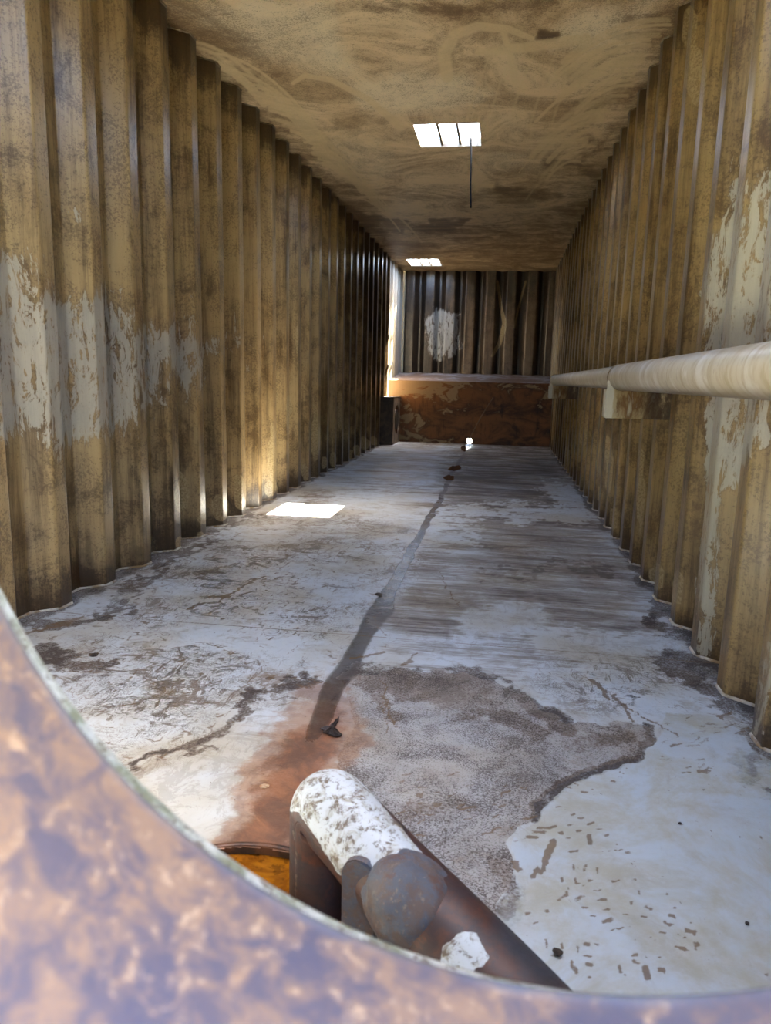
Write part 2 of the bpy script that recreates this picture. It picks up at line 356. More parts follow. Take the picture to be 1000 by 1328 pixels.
# faint prints across the stippled film
for k in range(90):
    cx = random.uniform(520, 690); cy = random.uniform(1000, 1090)
    if k > 55: cx, cy = random.uniform(860, 1000), random.uniform(930, 1000)
    stroke(A['mark'], fx, fy, [(cx-random.uniform(3, 8), cy+1), (cx+random.uniform(3, 8), cy-random.uniform(0, 3))], random.uniform(1, 2.2), random.uniform(.4, .7), .5)
# tufts of short drag marks on the left
for k in range(420):
    cx = random.uniform(60, 520); cy = random.uniform(690, 990)
    if cx < 200-(cy-740)*.9 or (cx > 200 and cy > 1010-(cx-170)*.5): continue
    a = random.gauss(-.35, .6); l = random.uniform(3, 12)*(cy/900)**3; cv = random.uniform(-.35, .35)*l
    stroke(A['mark'], fx, fy, [(cx-l*math.cos(a), cy-l*.55*math.sin(a)), (cx, cy+cv), (cx+l*math.cos(a), cy+l*.55*math.sin(a))], [.7, random.uniform(.9, 2.0), .6], random.uniform(.4, .75), .6)
# fillet grime along both wall feet
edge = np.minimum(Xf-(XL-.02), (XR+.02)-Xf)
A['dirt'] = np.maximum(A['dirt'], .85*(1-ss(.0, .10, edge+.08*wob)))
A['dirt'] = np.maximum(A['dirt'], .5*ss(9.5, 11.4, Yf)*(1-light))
A['dirt'] *= np.clip(.25+1.35*fbm(Xf*11, Yf*9, 5, 91)**1.0*1.0, 0, 1.15)
cxm = (GX[:-1, :-1]+GX[1:, 1:])/2; cym = (GY[:-1, :-1]+GY[1:, 1:])/2
keep = np.hypot(cxm-SX, cym-SY) > SR-.004
FL = link('floor', grid_mesh('floor', np.stack([GX, GY, GZ], -1), keep, A, flip=False), floor_mat()); tag(FL, kind='structure')

# ================================================================== CORRUGATED WALLS
def prof(t, per, far_edge):
    """0 on the ridge, 1 in the recess, with rounded folds. far_edge: position of the ridge's far fold"""
    def raw(u):
        u = (u-far_edge) % per
        return np.interp(u, [0, .07, .07+per-.225, per-.08, per], [0, 1, 1, 0, 0])
    s = 0
    for o, w in ((-.004, .25), (-.0013, .25), (.0013, .25), (.004, .25)): s = s+w*raw(t+o)
    return s
def wall(name, side, per, fe, mat, paint):
    ys = [Y0]
    for k in range(-8, 40):
        for fold in (0, .07, .07+per-.225, per-.08):
            ys += [fe+k*per+fold+o for o in (-.006, -.003, 0, .003, .006)]
        ys += list(fe+k*per+np.linspace(.085, .07+per-.24, 5)); ys += [fe+k*per+v for v in (.02, .035, .05, .07+per-.205, .07+per-.19, .07+per-.175, per-.06, per-.04, per-.02)]
    ys = np.array(sorted(y for y in ys if Y0 <= y <= YB+.02)); zs = np.linspace(-.0, ZC, 190)
    Yg, Zg = np.meshgrid(ys, zs, indexing='ij')
    pr = prof(ys, per, fe)
    base = XL if side < 0 else XR
    Xg = base+side*DEP*np.repeat(pr[:, None], len(zs), 1)
    px, py = proj(Xg, Yg, Zg)
    at = paint(px.ravel(), py.ravel(), Yg.ravel(), Zg.ravel(), np.repeat(pr[:, None], len(zs), 1).ravel())
    o = link(name, grid_mesh(name, np.stack([Xg, Yg, Zg], -1), None, at, flip=side < 0), mat)
    md = o.modifiers.new('s', 'SOLIDIFY'); md.thickness = .004; md.offset = -1
    return tag(o, kind='structure')
PL, FEL = .353, 2.70
PR, FER = .3415, 2.035
def paint_left(px, py, Y, Z, pr):
    w1 = (fbm(Y*9, Z*7, 4, 1)-.5); panel = _h(np.floor((Y-FEL)/PL).astype(np.int64), np.zeros(Y.shape, np.int64), 5)
    peel_white = area(px+w1*30, py+w1*60, [(-60, 290), (50, 292), (70, 350), (150, 362), (200, 392), (262, 402), (335, 424), (356, 452), (330, 480), (290, 470), (262, 535), (232, 525), (190, 595), (130, 605), (70, 612), (40, 600), (-60, 600)], 62)
    for c in ((28, 255, 20, 18), (98, 280, 20, 16), (118, 617, 5, 4), (322, 470, 8, 25), (345, 440, 14, 10), (305, 420, 6, 40), (355, 447, 6, 6), (245, 390, 10, 20)): oval(peel_white, px, py, *c, .8, .6)
    peel_white = np.maximum(peel_white, 1.6*ss(11.0, 11.2, Y))  # far end whitened so the sun streak comes out bright
    grime_dark = .12+.30*panel+.5*ss(5.5, 9.5, Y)*(1-ss(10.9, 11.2, Y))
    grime_dark = np.maximum(grime_dark, .98*(1-ss(.0, .22+.25*panel+.6*ss(6, 8, Y), Z+w1*.15)))
    grime_dark = np.maximum(grime_dark, 1.1*(1-ss(.0, .28+.2*panel, ZC-Z+w1*.2)))  # darker towards the ceiling
    for pts, w, v in (([(175, 610), (185, 690)], 12, .75), ([(215, 600), (222, 640)], 7, .8), ([(270, 640), (262, 695)], 18, .7), ([(320, 20), (330, 60)], 10, .5), ([(150, 20), (160, 60)], 16, .5),
                      ([(325, 180), (325, 560)], 4, .5), ([(410, 240), (412, 420)], 6, .6), ([(480, 320), (480, 420)], 22, 1.), ([(500, 380), (500, 570)], 16, .9)):
        stroke(grime_dark, px+w1*14, py, pts, w, v, .9)
    grime_dark *= 1-ss(11.0, 11.2, Y)*.8
    pale = np.zeros_like(px)
    for c in ((310, 638, 9, 22), (351, 632, 8, 14), (286, 660, 11, 17), (262, 672, 6, 8), (258, 700, 7, 12), (232, 705, 6, 10), (395, 612, 5, 11), (420, 600, 4, 9), (432, 596, 5, 10), (455, 590, 3, 7), (462, 584, 4, 8), (408, 560, 5, 38), (375, 540, 4, 28), (125, 715, 32, 28), (185, 712, 22, 26), (235, 640, 10, 26), (352, 590, 5, 45), (440, 530, 4, 25), (385, 440, 2, 20), (472, 575, 6, 8), (485, 572, 4, 6)): oval(pale, px+w1*(4+c[2]*.5), py+w1*c[3]*.6, *c, .95, .2)
    pale *= np.where((px < 225) & (py < 760) & (Z > .0), .5, 1)
    return dict(peel_white=peel_white, grime_dark=grime_dark, pale=pale)
def paint_right(px, py, Y, Z, pr):
    w1 = (fbm(Y*9, Z*6, 4, 31)-.5); panel = _h(np.floor((Y-FER)/PR).astype(np.int64), np.zeros(Y.shape, np.int64), 8)
    peel_white = area(px+w1*30, py+w1*70, [(940, 262), (965, 200), (1060, 170), (1060, 560), (985, 600), (940, 640), (912, 800), (896, 820), (905, 560), (900, 460), (905, 330)], 30)*1.0
    peel_white = np.maximum(peel_white, .55*area(px+w1*20, py+w1*60, [(840, 340), (905, 300), (930, 440), (800, 470), (820, 420)], 25))
    stroke(peel_white, px, py, [(932, 500), (925, 640), (914, 840)], [26, 20, 20], 1.03, .8)
    stroke(peel_white, px, py, [(1000, 840), (985, 950)], [14, 12], .95, .6); stroke(peel_white, px, py, [(970, 700), (960, 800)], 8, .6, .9)
    stroke(peel_white, px, py, [(763, 430), (770, 480)], 6, .6, .9); stroke(peel_white, px, py, [(808, 330), (806, 370)], 7, .55, .9)
    grime_dark = .22+.3*panel+.35*ss(6.5, 10, Y)
    grime_dark = np.maximum(grime_dark, .95*(1-ss(.0, .16+.25*panel+.4*ss(6, 9, Y), Z+w1*.15)))
    grime_dark = np.maximum(grime_dark, 1.05*(1-ss(.0, .3+.25*panel, ZC-Z+w1*.2)))  # upper edge goes darker here too
    for pts, w, v in (([(945, 390), (940, 415)], 6, 1.), ([(820, 340), (815, 460)], 8, .7), ([(860, 200), (850, 330)], 10, .5), ([(905, 470), (885, 640)], 12, .6), ([(765, 490), (765, 600)], 5, .6), ([(965, 5), (960, 120)], 9, .6)):
        stroke(grime_dark, px+w1*14, py, pts, w, v, .9)
    pale = np.zeros_like(px)
    for c in ((797, 672, 6, 16), (880, 762, 9, 22), (852, 748, 8, 18), (757, 555, 8, 24), (776, 640, 4, 10), (790, 600, 5, 40), (832, 640, 5, 60), (735, 600, 4, 22), (903, 100, 14, 40), (895, 40, 10, 34)): oval(pale, px+w1*6, py, *c, .85, .15)
    return dict(peel_white=peel_white, grime_dark=grime_dark, pale=pale)
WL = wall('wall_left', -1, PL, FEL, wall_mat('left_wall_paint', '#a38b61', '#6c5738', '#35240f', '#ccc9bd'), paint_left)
WR = wall('wall_right', 1, PR, FER, wall_mat('right_wall_paint', '#988052', '#5f4a2a', '#38260f', '#cdcab6'), paint_right)
# back wall
xs2 = axis(-1.85, .85, lambda t: .009); zs = np.linspace(.0, ZC+.02, 150)
Xg, Zg = np.meshgrid(xs2, zs, indexing='ij'); PB = .333
def prof_b(t):
    u = (t+1.735+.13) % PB; s = 0
    for o in (-.008, 0, .008): s = s+np.interp((u+o) % PB, [0, .07, .115, .185, PB], [0, 1, 1, 0, 0])/3
    return s
prb = np.repeat(prof_b(xs2)[:, None], len(zs), 1)
Yg = YB+.085*prb; px, py = [a.ravel() for a in proj(Xg, Yg, Zg)]
wb = fbm(Xg.ravel()*9, Zg.ravel()*5, 4, 77)-.5
pl = area(px+wb*10, py+wb*24, [(548, 402), (572, 398), (600, 402), (602, 455), (585, 466), (560, 474), (550, 450)], 9)*1.0
pl = np.maximum(pl, .55*area(px+wb*8, py+wb*20, [(523, 402), (545, 400), (545, 465), (523, 462)], 8)); pl = np.maximum(pl, .5*area(px, py+wb*20, [(605, 385), (632, 390), (632, 430), (605, 430)], 8)); pl = np.maximum(pl, .35*area(px, py+wb*20, [(640, 385), (685, 395), (685, 420), (640, 420)], 8))
gr = np.clip(.85+.5*prb.ravel()-.35*area(px, py, [(600, 395), (720, 395), (720, 490), (600, 490)], 30), 0, 1.3)  # recesses darker, right-hand area less dark
pale = np.zeros_like(px); stroke(pale, px, py, [(645, 365), (650, 400), (655, 420), (648, 445), (638, 462)], [2, 3, 4, 4, 2], .7, .5); stroke(pale, px, py, [(682, 365), (672, 400), (667, 425)], [2, 2, 1.5], .6, .5)
WB = link('wall_back', grid_mesh('wall_back', np.stack([Xg, Yg, Zg], -1), (np.repeat(((zs[:-1]+zs[1:])/2 > 1.02)[None], len(xs2)-1, 0)), dict(peel_white=pl, grime_dark=gr, pale=pale), flip=False), wall_mat('back_wall_paint', '#6f5c45', '#4c3a28', '#17100b', '#b8bcbc'))
md = WB.modifiers.new('s', 'SOLIDIFY'); md.thickness = .004; md.offset = 1; tag(WB, kind='structure')

# ================================================================== CEILING with hatches
HA = [(-.724, -.26, 5.54, 6.05), (-1.53, -1.05, 11.36, 12.0), (-.75, .0, 1.30, 2.0)]  # third opening is added out of frame to light the near floor
xs3 = axis(-1.86, .86, lambda t: .011, [h[0] for h in HA]+[h[1] for h in HA])
ys3 = axis(Y0-.03, YB+.25, lambda t: .05 if t < 3 else max(.011, t*t/1150), [h[2] for h in HA]+[h[3] for h in HA])
GX, GY = np.meshgrid(xs3, ys3, indexing='ij'); px, py = [a.ravel() for a in proj(GX, GY, np.full_like(GX, ZC))]
X_, Y_ = GX.ravel(), GY.ravel(); w1 = fbm(X_*4, Y_*3, 5, 41)-.5; w2 = fbm(X_*4+8, Y_*3, 5, 51)-.5
qx, qy = px+w1*40, py+w2*26
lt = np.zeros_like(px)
lt = np.maximum(lt, .9*area(qx, qy, [(455, 105), (520, 92), (600, 98), (640, 120), (620, 140), (540, 150), (470, 140)], 18))  # bright ceiling centre: floor bounce put into the colour
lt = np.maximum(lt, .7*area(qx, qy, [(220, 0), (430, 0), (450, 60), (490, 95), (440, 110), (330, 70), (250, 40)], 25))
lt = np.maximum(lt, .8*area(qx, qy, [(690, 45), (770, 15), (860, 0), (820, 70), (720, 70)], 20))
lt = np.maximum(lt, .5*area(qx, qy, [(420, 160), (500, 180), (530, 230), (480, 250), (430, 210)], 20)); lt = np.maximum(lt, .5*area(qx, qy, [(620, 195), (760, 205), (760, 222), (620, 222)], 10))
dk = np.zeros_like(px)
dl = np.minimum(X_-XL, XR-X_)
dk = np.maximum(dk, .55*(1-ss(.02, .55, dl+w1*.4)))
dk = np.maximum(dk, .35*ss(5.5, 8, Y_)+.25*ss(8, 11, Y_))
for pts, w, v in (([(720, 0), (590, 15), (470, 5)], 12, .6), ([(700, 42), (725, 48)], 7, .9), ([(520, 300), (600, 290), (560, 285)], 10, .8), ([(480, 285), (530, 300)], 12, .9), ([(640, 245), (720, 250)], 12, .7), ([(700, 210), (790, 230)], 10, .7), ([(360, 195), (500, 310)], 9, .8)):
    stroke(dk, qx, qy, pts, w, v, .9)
sw = np.zeros_like(px)
stroke(sw, px, py, [(580, 100), (576, 70), (590, 45), (620, 34), (660, 38), (690, 50)], [9, 10, 8, 7, 6, 4], .8, .6)
stroke(sw, px, py, [(652, 40), (662, 70), (668, 105)], [5, 6, 7], .7, .7); stroke(sw, px, py, [(620, 68), (680, 62), (760, 50)], [5, 8, 9], .8, .7)
stroke(sw, px, py, [(380, 108), (395, 98), (430, 104), (480, 130), (520, 165)], [3, 4, 4, 5, 6], .8, .6)
for k in range(30):   # hose swipes fanning out on the right
    t = k/29; x0, y0 = 868-118*t+random.uniform(-12, 8), 40+190*t; L_ = (150-70*t)*random.uniform(.5, 1.25)
    pts = [(x0-L_*s*.95, y0-14-10*s+(L_*.75)*s*s*(.6+.4*t)) for s in np.linspace(0, 1, 9)]
    stroke(sw, px, py, pts, [random.uniform(1.5, 6)*(1-.3*t)]*9, random.uniform(.4, .9), random.choice((.4, .9)))
for k in range(30):   # and on the left
    t = k/29; x0, y0 = 250+230*t+random.uniform(-8, 14), 60+210*t; L_ = (150-85*t)*random.uniform(.5, 1.25)
    pts = [(x0+L_*s*.9, y0-6+(L_*.55)*s*s+10*s) for s in np.linspace(0, 1, 9)]
    stroke(sw, px, py, pts, [random.uniform(1.5, 6)*(1-.3*t)]*9, random.uniform(.4, .9), random.choice((.4, .9)))
for k in range(7):
    x0 = 480+random.random()*60; y0 = 270+k*9; stroke(sw, px, py, [(x0, y0), (600, y0-3+random.random()*6), (x0+180, y0+2)], 1.6, .35, .9)
for k in range(7):
    x0 = 610+k*28; stroke(sw, px, py, [(x0+30, 60), (x0+10, 110), (x0-6, 160), (x0-4, 195)], [2, 3, 3, 2], .45, .9)
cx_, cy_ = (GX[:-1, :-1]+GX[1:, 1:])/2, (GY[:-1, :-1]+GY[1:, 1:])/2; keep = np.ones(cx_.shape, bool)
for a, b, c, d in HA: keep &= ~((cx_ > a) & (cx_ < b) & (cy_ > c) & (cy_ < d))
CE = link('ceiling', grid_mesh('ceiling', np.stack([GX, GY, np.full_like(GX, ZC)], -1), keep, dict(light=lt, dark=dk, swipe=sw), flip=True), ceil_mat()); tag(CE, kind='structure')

steel = plain('weathered_steel', '#8a7a60', '#5b4a34', .55, 30)
for i, (a, b, c, d) in enumerate(HA):     # hatch curbs with bars, the added third opening included
    bm = bmesh.new(); t = .012; e = .0
    z0, z1 = ZC+.001, ZC+.06
    add_box(bm, a-t-.03, a-e, c-t-.03, d+t+.03, z0, z1); add_box(bm, b+e, b+t+.03, c-t-.03, d+t+.03, z0, z1)
    add_box(bm, a, b, c-t-.03, c-e, z0, z1); add_box(bm, a, b, d+e, d+t+.03, z0, z1)
    w = link('window_%d' % (i+1), bm_mesh('hatch_curb', bm), steel); tag(w, kind='structure')
    nb = 2 if i < 2 else 3
    for k in range(1, nb+1):
        bm = bmesh.new(); xx = a+(b-a)*k/(nb+1)+(.01 if k == 1 else -.005)
        add_box(bm, xx-.010, xx+.010, c-.005, d+.005, ZC+.012, ZC+.045, .002); link('window_bar', bm_mesh('bar', bm), steel, w)

# ================================================================== FRONT WALL + MANHOLE NECK
CX, CZ = .099, .045      # direction of the manhole's axis offset per metre, as seen through the opening
Yn = .30; RN = .9433*Yn; NX, NZ = CX*Yn, H+CZ*Yn
rust_neck = NT('rusty_neck')
def neck_mat():
    m = rust_neck
    a = m.noise(60, 7, .65, .5); b = m.noise(150, 5, .7, .3, None, 3.); g = m.noise(16, 5, .6, .3, None, 6.)
    c = m.mix(m.sm(m.add(m.mul(a, .6), m.mul(g, .4)), .42, .6), '#4a3f42', '#745843')
    c = m.mix(m.mul(m.sm(m.add(m.mul(b, .5), m.mul(a, .5)), .54, .64), .6), c, '#9c7d60')
    c = m.mix(m.mul(m.sm(m.add(m.mul(b, .4), m.mul(g, .6)), .46, .36), .55), c, '#3c3843')
    c = m.mix(m.mul(m.at('lip'), .85), c, '#62676f')
    return m.done(c, .62, b, .25, .002, .35)
seg = 128; ny = np.concatenate([np.linspace(Yn, Yn-.012, 5), np.linspace(Yn-.02, -.05, 40)])
th = np.linspace(0, 2*np.pi, seg+1)
TH, NY = np.meshgrid(th, ny, indexing='ij')
rr = RN+.004*(1-np.clip((Yn-NY)/.006, 0, 1))**2
lip = 1-ss(.0, .012, Yn-NY-.004*(vnoise(TH*9, TH*0)-.5))
P = np.stack([NX+rr*np.cos(TH), NY, NZ+rr*np.sin(TH)], -1)
neck = link('manhole_neck', grid_mesh('manhole_neck', P, None, dict(lip=lip), flip=False), neck_mat())
md = neck.modifiers.new('s', 'SOLIDIFY'); md.thickness = .012; md.offset = 1
tag(neck, 'rusty mottled steel rim of the round manhole the view looks in through', 'manhole rim')
# front wall with round hole, bridged to a rectangle
bm = bmesh.new(); n = 96; ri = RN+.0105; YW = .303; o_ = []; i_ = []
for k in range(n):
    t = 2*math.pi*k/n; c, s = math.cos(t), math.sin(t)
    i_.append(bm.verts.new((NX+ri*c, YW, NZ+ri*s)))
    sx = ((.85-NX) if c > 0 else (NX+1.85))/max(abs(c), 1e-6); sz = ((ZC+.03-NZ) if s > 0 else NZ+.02)/max(abs(s), 1e-6); q = min(sx, sz)
    o_.append(bm.verts.new((NX+q*c, YW, NZ+q*s)))
for k in range(n): bm.faces.new((i_[k], i_[(k+1) % n], o_[(k+1) % n], o_[k]))
me = bm_mesh('wall_front', bm); front_m = plain('front_wall_paint', '#b9b6a6', '#8f7a58', .55, 5, .1)
wf = link('wall_front', me, front_m); md = wf.modifiers.new('s', 'SOLIDIFY'); md.thickness = .006; md.offset = 0; tag(wf, kind='structure')
# reinforcing ring inside the wall
bm = bmesh.new(); Yr = .43; rc = (CX+.034)*Yr, H+(CZ+.034)*Yr; Rr = .9433*Yr+.036*Yr
prof_ = [(Rr, .355), (Rr, .425), (Rr+.004, .431), (Rr+.010, .431), (Rr+.014, .425), (Rr+.014, .355)]
rings = []
for k in range(128):
    t = 2*math.pi*k/128; rings.append([bm.verts.new((rc[0]+r*math.cos(t), y, rc[1]+r*math.sin(t))) for r, y in prof_])
for k in range(128):
    A_, B_ = rings[k], rings[(k+1) % 128]
    for j in range(len(prof_)): bm.faces.new((A_[j], A_[(j+1) % 6], B_[(j+1) % 6], B_[j]))
ringm = plain('ring_paint', '#c9ccc2', '#7f8468', .5, 40, .2, third='#5b4a2f')
o = link('reinforcing_ring', bm_mesh('ring', bm, True), ringm); tag(o, 'pale chipped steel ring showing just behind the rusty manhole rim', 'ring')

# ================================================================== WELD BEADS along the wall feet and ceiling
weld = plain('weld_bead', '#c3c1b6', '#8a7350', .35, 14, .2)
def bead(name, side, per, fe, z, r, mat=weld, y0=1.0):
    bm = bmesh.new(); base = XL if side < 0 else XR
    yy = np.arange(y0, YF, .022); pr = prof(yy, per, fe)
    pts = [(base+side*DEP*p-side*.003, y, z) for p, y in zip(pr, yy)]
    add_tube(bm, pts, [r*(1+.35*random.random()) for _ in pts], 6)
    return tag(link(name, bm_mesh(name, bm, True), mat), kind='structure')
bead('trim_1', -1, PL, FEL, .002, .0065); bead('trim_2', 1, PR, FER, .002, .0065)
weld2 = plain('weld_bead_dark', '#8d8068', '#4c3a22', .4, 14, .2)
bead('trim_3', -1, PL, FEL, ZC-.002, .006, weld2, 2.5); bead('trim_4', 1, PR, FER, ZC-.002, .006, weld2, 2.5)

# ================================================================== RAISED END PLATFORM (sloping top), hole for the drain
bm = bmesh.new()
hx, hz, hr = -.478, .048, .043; n = 32; zt = .945
xa, xb = -1.83, .83
ii, oo = [], []
for k in range(n):
    t = 2*math.pi*(k+.5)/n; c, s = math.cos(t), math.sin(t)
    ii.append(bm.verts.new((hx+hr*c, YF, hz+hr*s)))
    sx = ((xb-hx) if c > 0 else hx-xa)/max(abs(c), 1e-6); sz = ((zt-hz) if s > 0 else hz)/max(abs(s), 1e-6); q = min(sx, sz)
    oo.append(bm.verts.new((hx+q*c, YF, hz+q*s)))
for k in range(n): bm.faces.new((ii[k], ii[(k+1) % n], oo[(k+1) % n], oo[k]))
v = [bm.verts.new(p) for p in ((xa, YF, zt), (xb, YF, zt), (xb, YB+.1, 1.085), (xa, YB+.1, 1.085))]; bm.faces.new(v)
# corners of the face
a_, b_ = bm.verts.new((xa, YF, zt)), bm.verts.new((xa, YF, 0)); c_, d_ = bm.verts.new((xb, YF, zt)), bm.verts.new((xb, YF, 0))
def near(vs, x, z): return min(vs, key=lambda q: (q.co.x-x)**2+(q.co.z-z)**2)
L_ = [q for q in oo if abs(q.co.x-xa) < 1e-5]; R_ = [q for q in oo if abs(q.co.x-xb) < 1e-5]; T_ = [q for q in oo if abs(q.co.z-zt) < 1e-5]; B_ = [q for q in oo if abs(q.co.z) < 1e-5]
for cor, S1, S2 in ((a_, L_, T_), (b_, L_, B_), (c_, R_, T_), (d_, R_, B_)):
    if S1 and S2:
        p1 = near(S1, cor.co.x, cor.co.z); p2 = near(S2, cor.co.x, cor.co.z); bm.faces.new((cor, p1, p2))
def plat_mat():
    m = NT('platform_steel'); a = m.noise(1., 8, .68, .6, m.map((2.2, 2.2, 4.5))); b = m.noise(1., 7, .7, .2, m.map((12, 12, 3))); s = m.sep()
    c = m.mix(m.sm(a, .4, .62), '#8a5a30', '#4c2f18')
    c = m.mix(m.mul(m.sm(b, .52, .66), .6), c, '#22150c')
    left = m.sm(s[0], .1, -1.7)
    tan = m.sm(m.add(a, m.add(m.mul(left, .16), m.mul(m.sm(s[2], .45, .85), .12))), .66, .70)
    c = m.mix(m.mul(tan, .8), c, '#b59a70')
    c = m.mix(m.mul(m.mul(left, m.sm(s[2], .2, .9)), .35), c, '#8d4d1c')  # orange glow of the sun streak painted onto the left side
    n = m.n('ShaderNodeNewGeometry'); q = m.n('ShaderNodeSeparateXYZ'); m.t.links.new(n.outputs['Normal'], q.inputs[0])
    top = m.sm(m.math('ABSOLUTE', q.outputs[2]), .5, .8)
    c = m.mix(top, c, m.mix(m.sm(m.add(a, m.mul(b, .3)), .5, .72), '#a8a8ac', '#6b5648'))
    return m.done(c, .5, b, .2, .004, .4)
pf = link('raised_platform', bm_mesh('platform', bm, False), plat_mat())
md = pf.modifiers.new('s', 'SOLIDIFY'); md.thickness = .004; md.offset = 0
tag(pf, 'rust-brown raised steel box spanning the far end under the dark wall', 'platform')
# drain hole: a short sleeve open to the daylight outside, crossed by one bar
dark = plain('dark_steel', '#2c221b', '#171210', .5, 30)
dr = empty('drain_hole', (hx, YF, 0)); tag(dr, 'small bright drain hole at the foot of the brown end box', 'drain')
bm = bmesh.new(); rings = []
for r, y in ((hr, -.012), (hr+.008, -.012), (hr+.008, .03), (hr, .03)):
    rings.append([bm.verts.new((r*math.cos(2*math.pi*k/32), y, hz+r*math.sin(2*math.pi*k/32))) for k in range(32)])
for j in range(4):
    for k in range(32): bm.faces.new((rings[j][k], rings[j][(k+1) % 32], rings[(j+1) % 4][(k+1) % 32], rings[(j+1) % 4][k]))
link('sleeve', bm_mesh('sleeve', bm, True), dark, dr)
bm = bmesh.new(); add_box(bm, -.011, .011, 0, .01, hz-hr, hz+hr); link('crossbar', bm_mesh('crossbar', bm), dark, dr)

# ground outside under the raised end
bm = bmesh.new(); g = [bm.verts.new(p) for p in ((-30, -20, -.9), (30, -20, -.9), (30, 120, -.9), (-30, 120, -.9))]; bm.faces.new(g)
gr_ = link('ground', bm_mesh('ground', bm), plain('pale_ground', '#c9c8a4', '#a9b08a', .9, .4, 0)); tag(gr_, kind='structure')

# ================================================================== PIPE HOUSING at the far left
ph = empty('pipe_housing', (-1.65, 10.7, 0)); tag(ph, 'dark steel box with an oval hole at far left foot of wall', 'box')
hm = plain('housing_steel', '#4a3d30', '#2a211a', .6, 9, .2); hm2 = plain('housing_side_steel', '#8d7c68', '#5c4c3c', .6, 9, .2)
bm = bmesh.new(); add_box(bm, -.17, .075, 0, .006, 0, .69); add_box(bm, -.17, .075, .78, .786, 0, .69); add_box(bm, -.17, .082, -.006, .79, .69, .70)
link('shell', bm_mesh('shell', bm), hm, ph)
bm = bmesh.new(); n = 40; i_, o_ = [], []; cy0, cz0 = .37, .36
for k in range(n):
    t = 2*math.pi*(k+.5)/n; c, s = math.cos(t), math.sin(t); i_.append(bm.verts.new((.078, cy0+.22*c, cz0+.22*s)))
    q = min(((.786-cy0) if c > 0 else cy0)/max(abs(c), 1e-6), ((.69-cz0) if s > 0 else cz0)/max(abs(s), 1e-6)); o_.append((c, s, q))
ov = [bm.verts.new((.078, cy0+c*q, cz0+s*q)) for c, s, q in o_]
for k in range(n): bm.faces.new((i_[k], i_[(k+1) % n], ov[(k+1) % n], ov[k]))
o = link('side_plate', bm_mesh('side_plate', bm), hm2, ph); md = o.modifiers.new('s', 'SOLIDIFY'); md.thickness = .008
bm = bmesh.new(); add_tube(bm, [(.08, .37, .36), (-.17, .37, .36)], .15, 32); link('inner_pipe', bm_mesh('inner_pipe', bm, False), dark, ph)

# ================================================================== STEAM COIL PIPE on the right wall
def pipe_mat():
    m = NT('brushed_pipe_paint'); v = m.noise(1., 7, .7, .4, m.map((6, 22, 6), (0, 0, .25))); b = m.noise(1., 6, .7, .3, m.map((5, 9, 5), (0, 0, .5)))
    c = m.mix(m.sm(v, .42, .66), '#b3ab97', '#988866'); c = m.mix(m.mul(m.sm(b, .5, .64), .7), c, '#cfcdc6')
    c = m.mix(m.mul(m.sm(m.add(m.mul(v, .6), m.mul(b, .4)), .42, .36), .7), c, '#63492a')
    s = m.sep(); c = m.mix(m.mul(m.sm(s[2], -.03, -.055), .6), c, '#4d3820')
    return m.done(c, .33, v, .12, .003, .5)
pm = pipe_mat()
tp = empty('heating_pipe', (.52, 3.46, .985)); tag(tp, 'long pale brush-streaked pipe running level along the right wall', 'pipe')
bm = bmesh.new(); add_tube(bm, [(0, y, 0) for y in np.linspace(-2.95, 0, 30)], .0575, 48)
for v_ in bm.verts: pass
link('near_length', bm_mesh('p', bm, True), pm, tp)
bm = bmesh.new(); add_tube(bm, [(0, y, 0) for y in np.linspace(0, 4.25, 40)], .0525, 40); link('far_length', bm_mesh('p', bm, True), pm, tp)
bm = bmesh.new()
bp = [(0, 4.25, 0)]+[(.11*(1-math.cos(t)), 4.25+.11*math.sin(t), 0) for t in np.linspace(.2, math.pi/2, 8)]+[(.27, 4.36, 0)]
add_tube(bm, bp, .0565, 24); link('elbow', bm_mesh('elbow', bm, True), pm, tp)
bm = bmesh.new(); add_tube(bm, [(0, -.012, 0), (0, .012, 0)], .0605, 48); link('weld_collar', bm_mesh('collar', bm, True), plain('collar_paint', '#a59a80', '#6f5a3c', .5, 40), tp)
brm = NT('bracket_paint'); 
def bracket_mat():
    m = brm; a = m.noise(1., 7, .7, .3, m.map((16, 16, 6))); s = m.sep()
    c = m.mix(m.sm(a, .42, .62), '#a3926c', '#6d4e2a')
    c = m.mix(m.mul(m.sm(m.add(a, m.mul(m.sm(s[0], .05, .02), .3)), .58, .72), .8), c, '#b9b5a0')
    c = m.mix(m.mul(m.mul(m.sm(s[0], .12, .2), m.sm(a, .35, .5)), .8), c, '#2e1f14')
    return m.done(c, .5, a, .2, .003, .2)
bracket_mat()
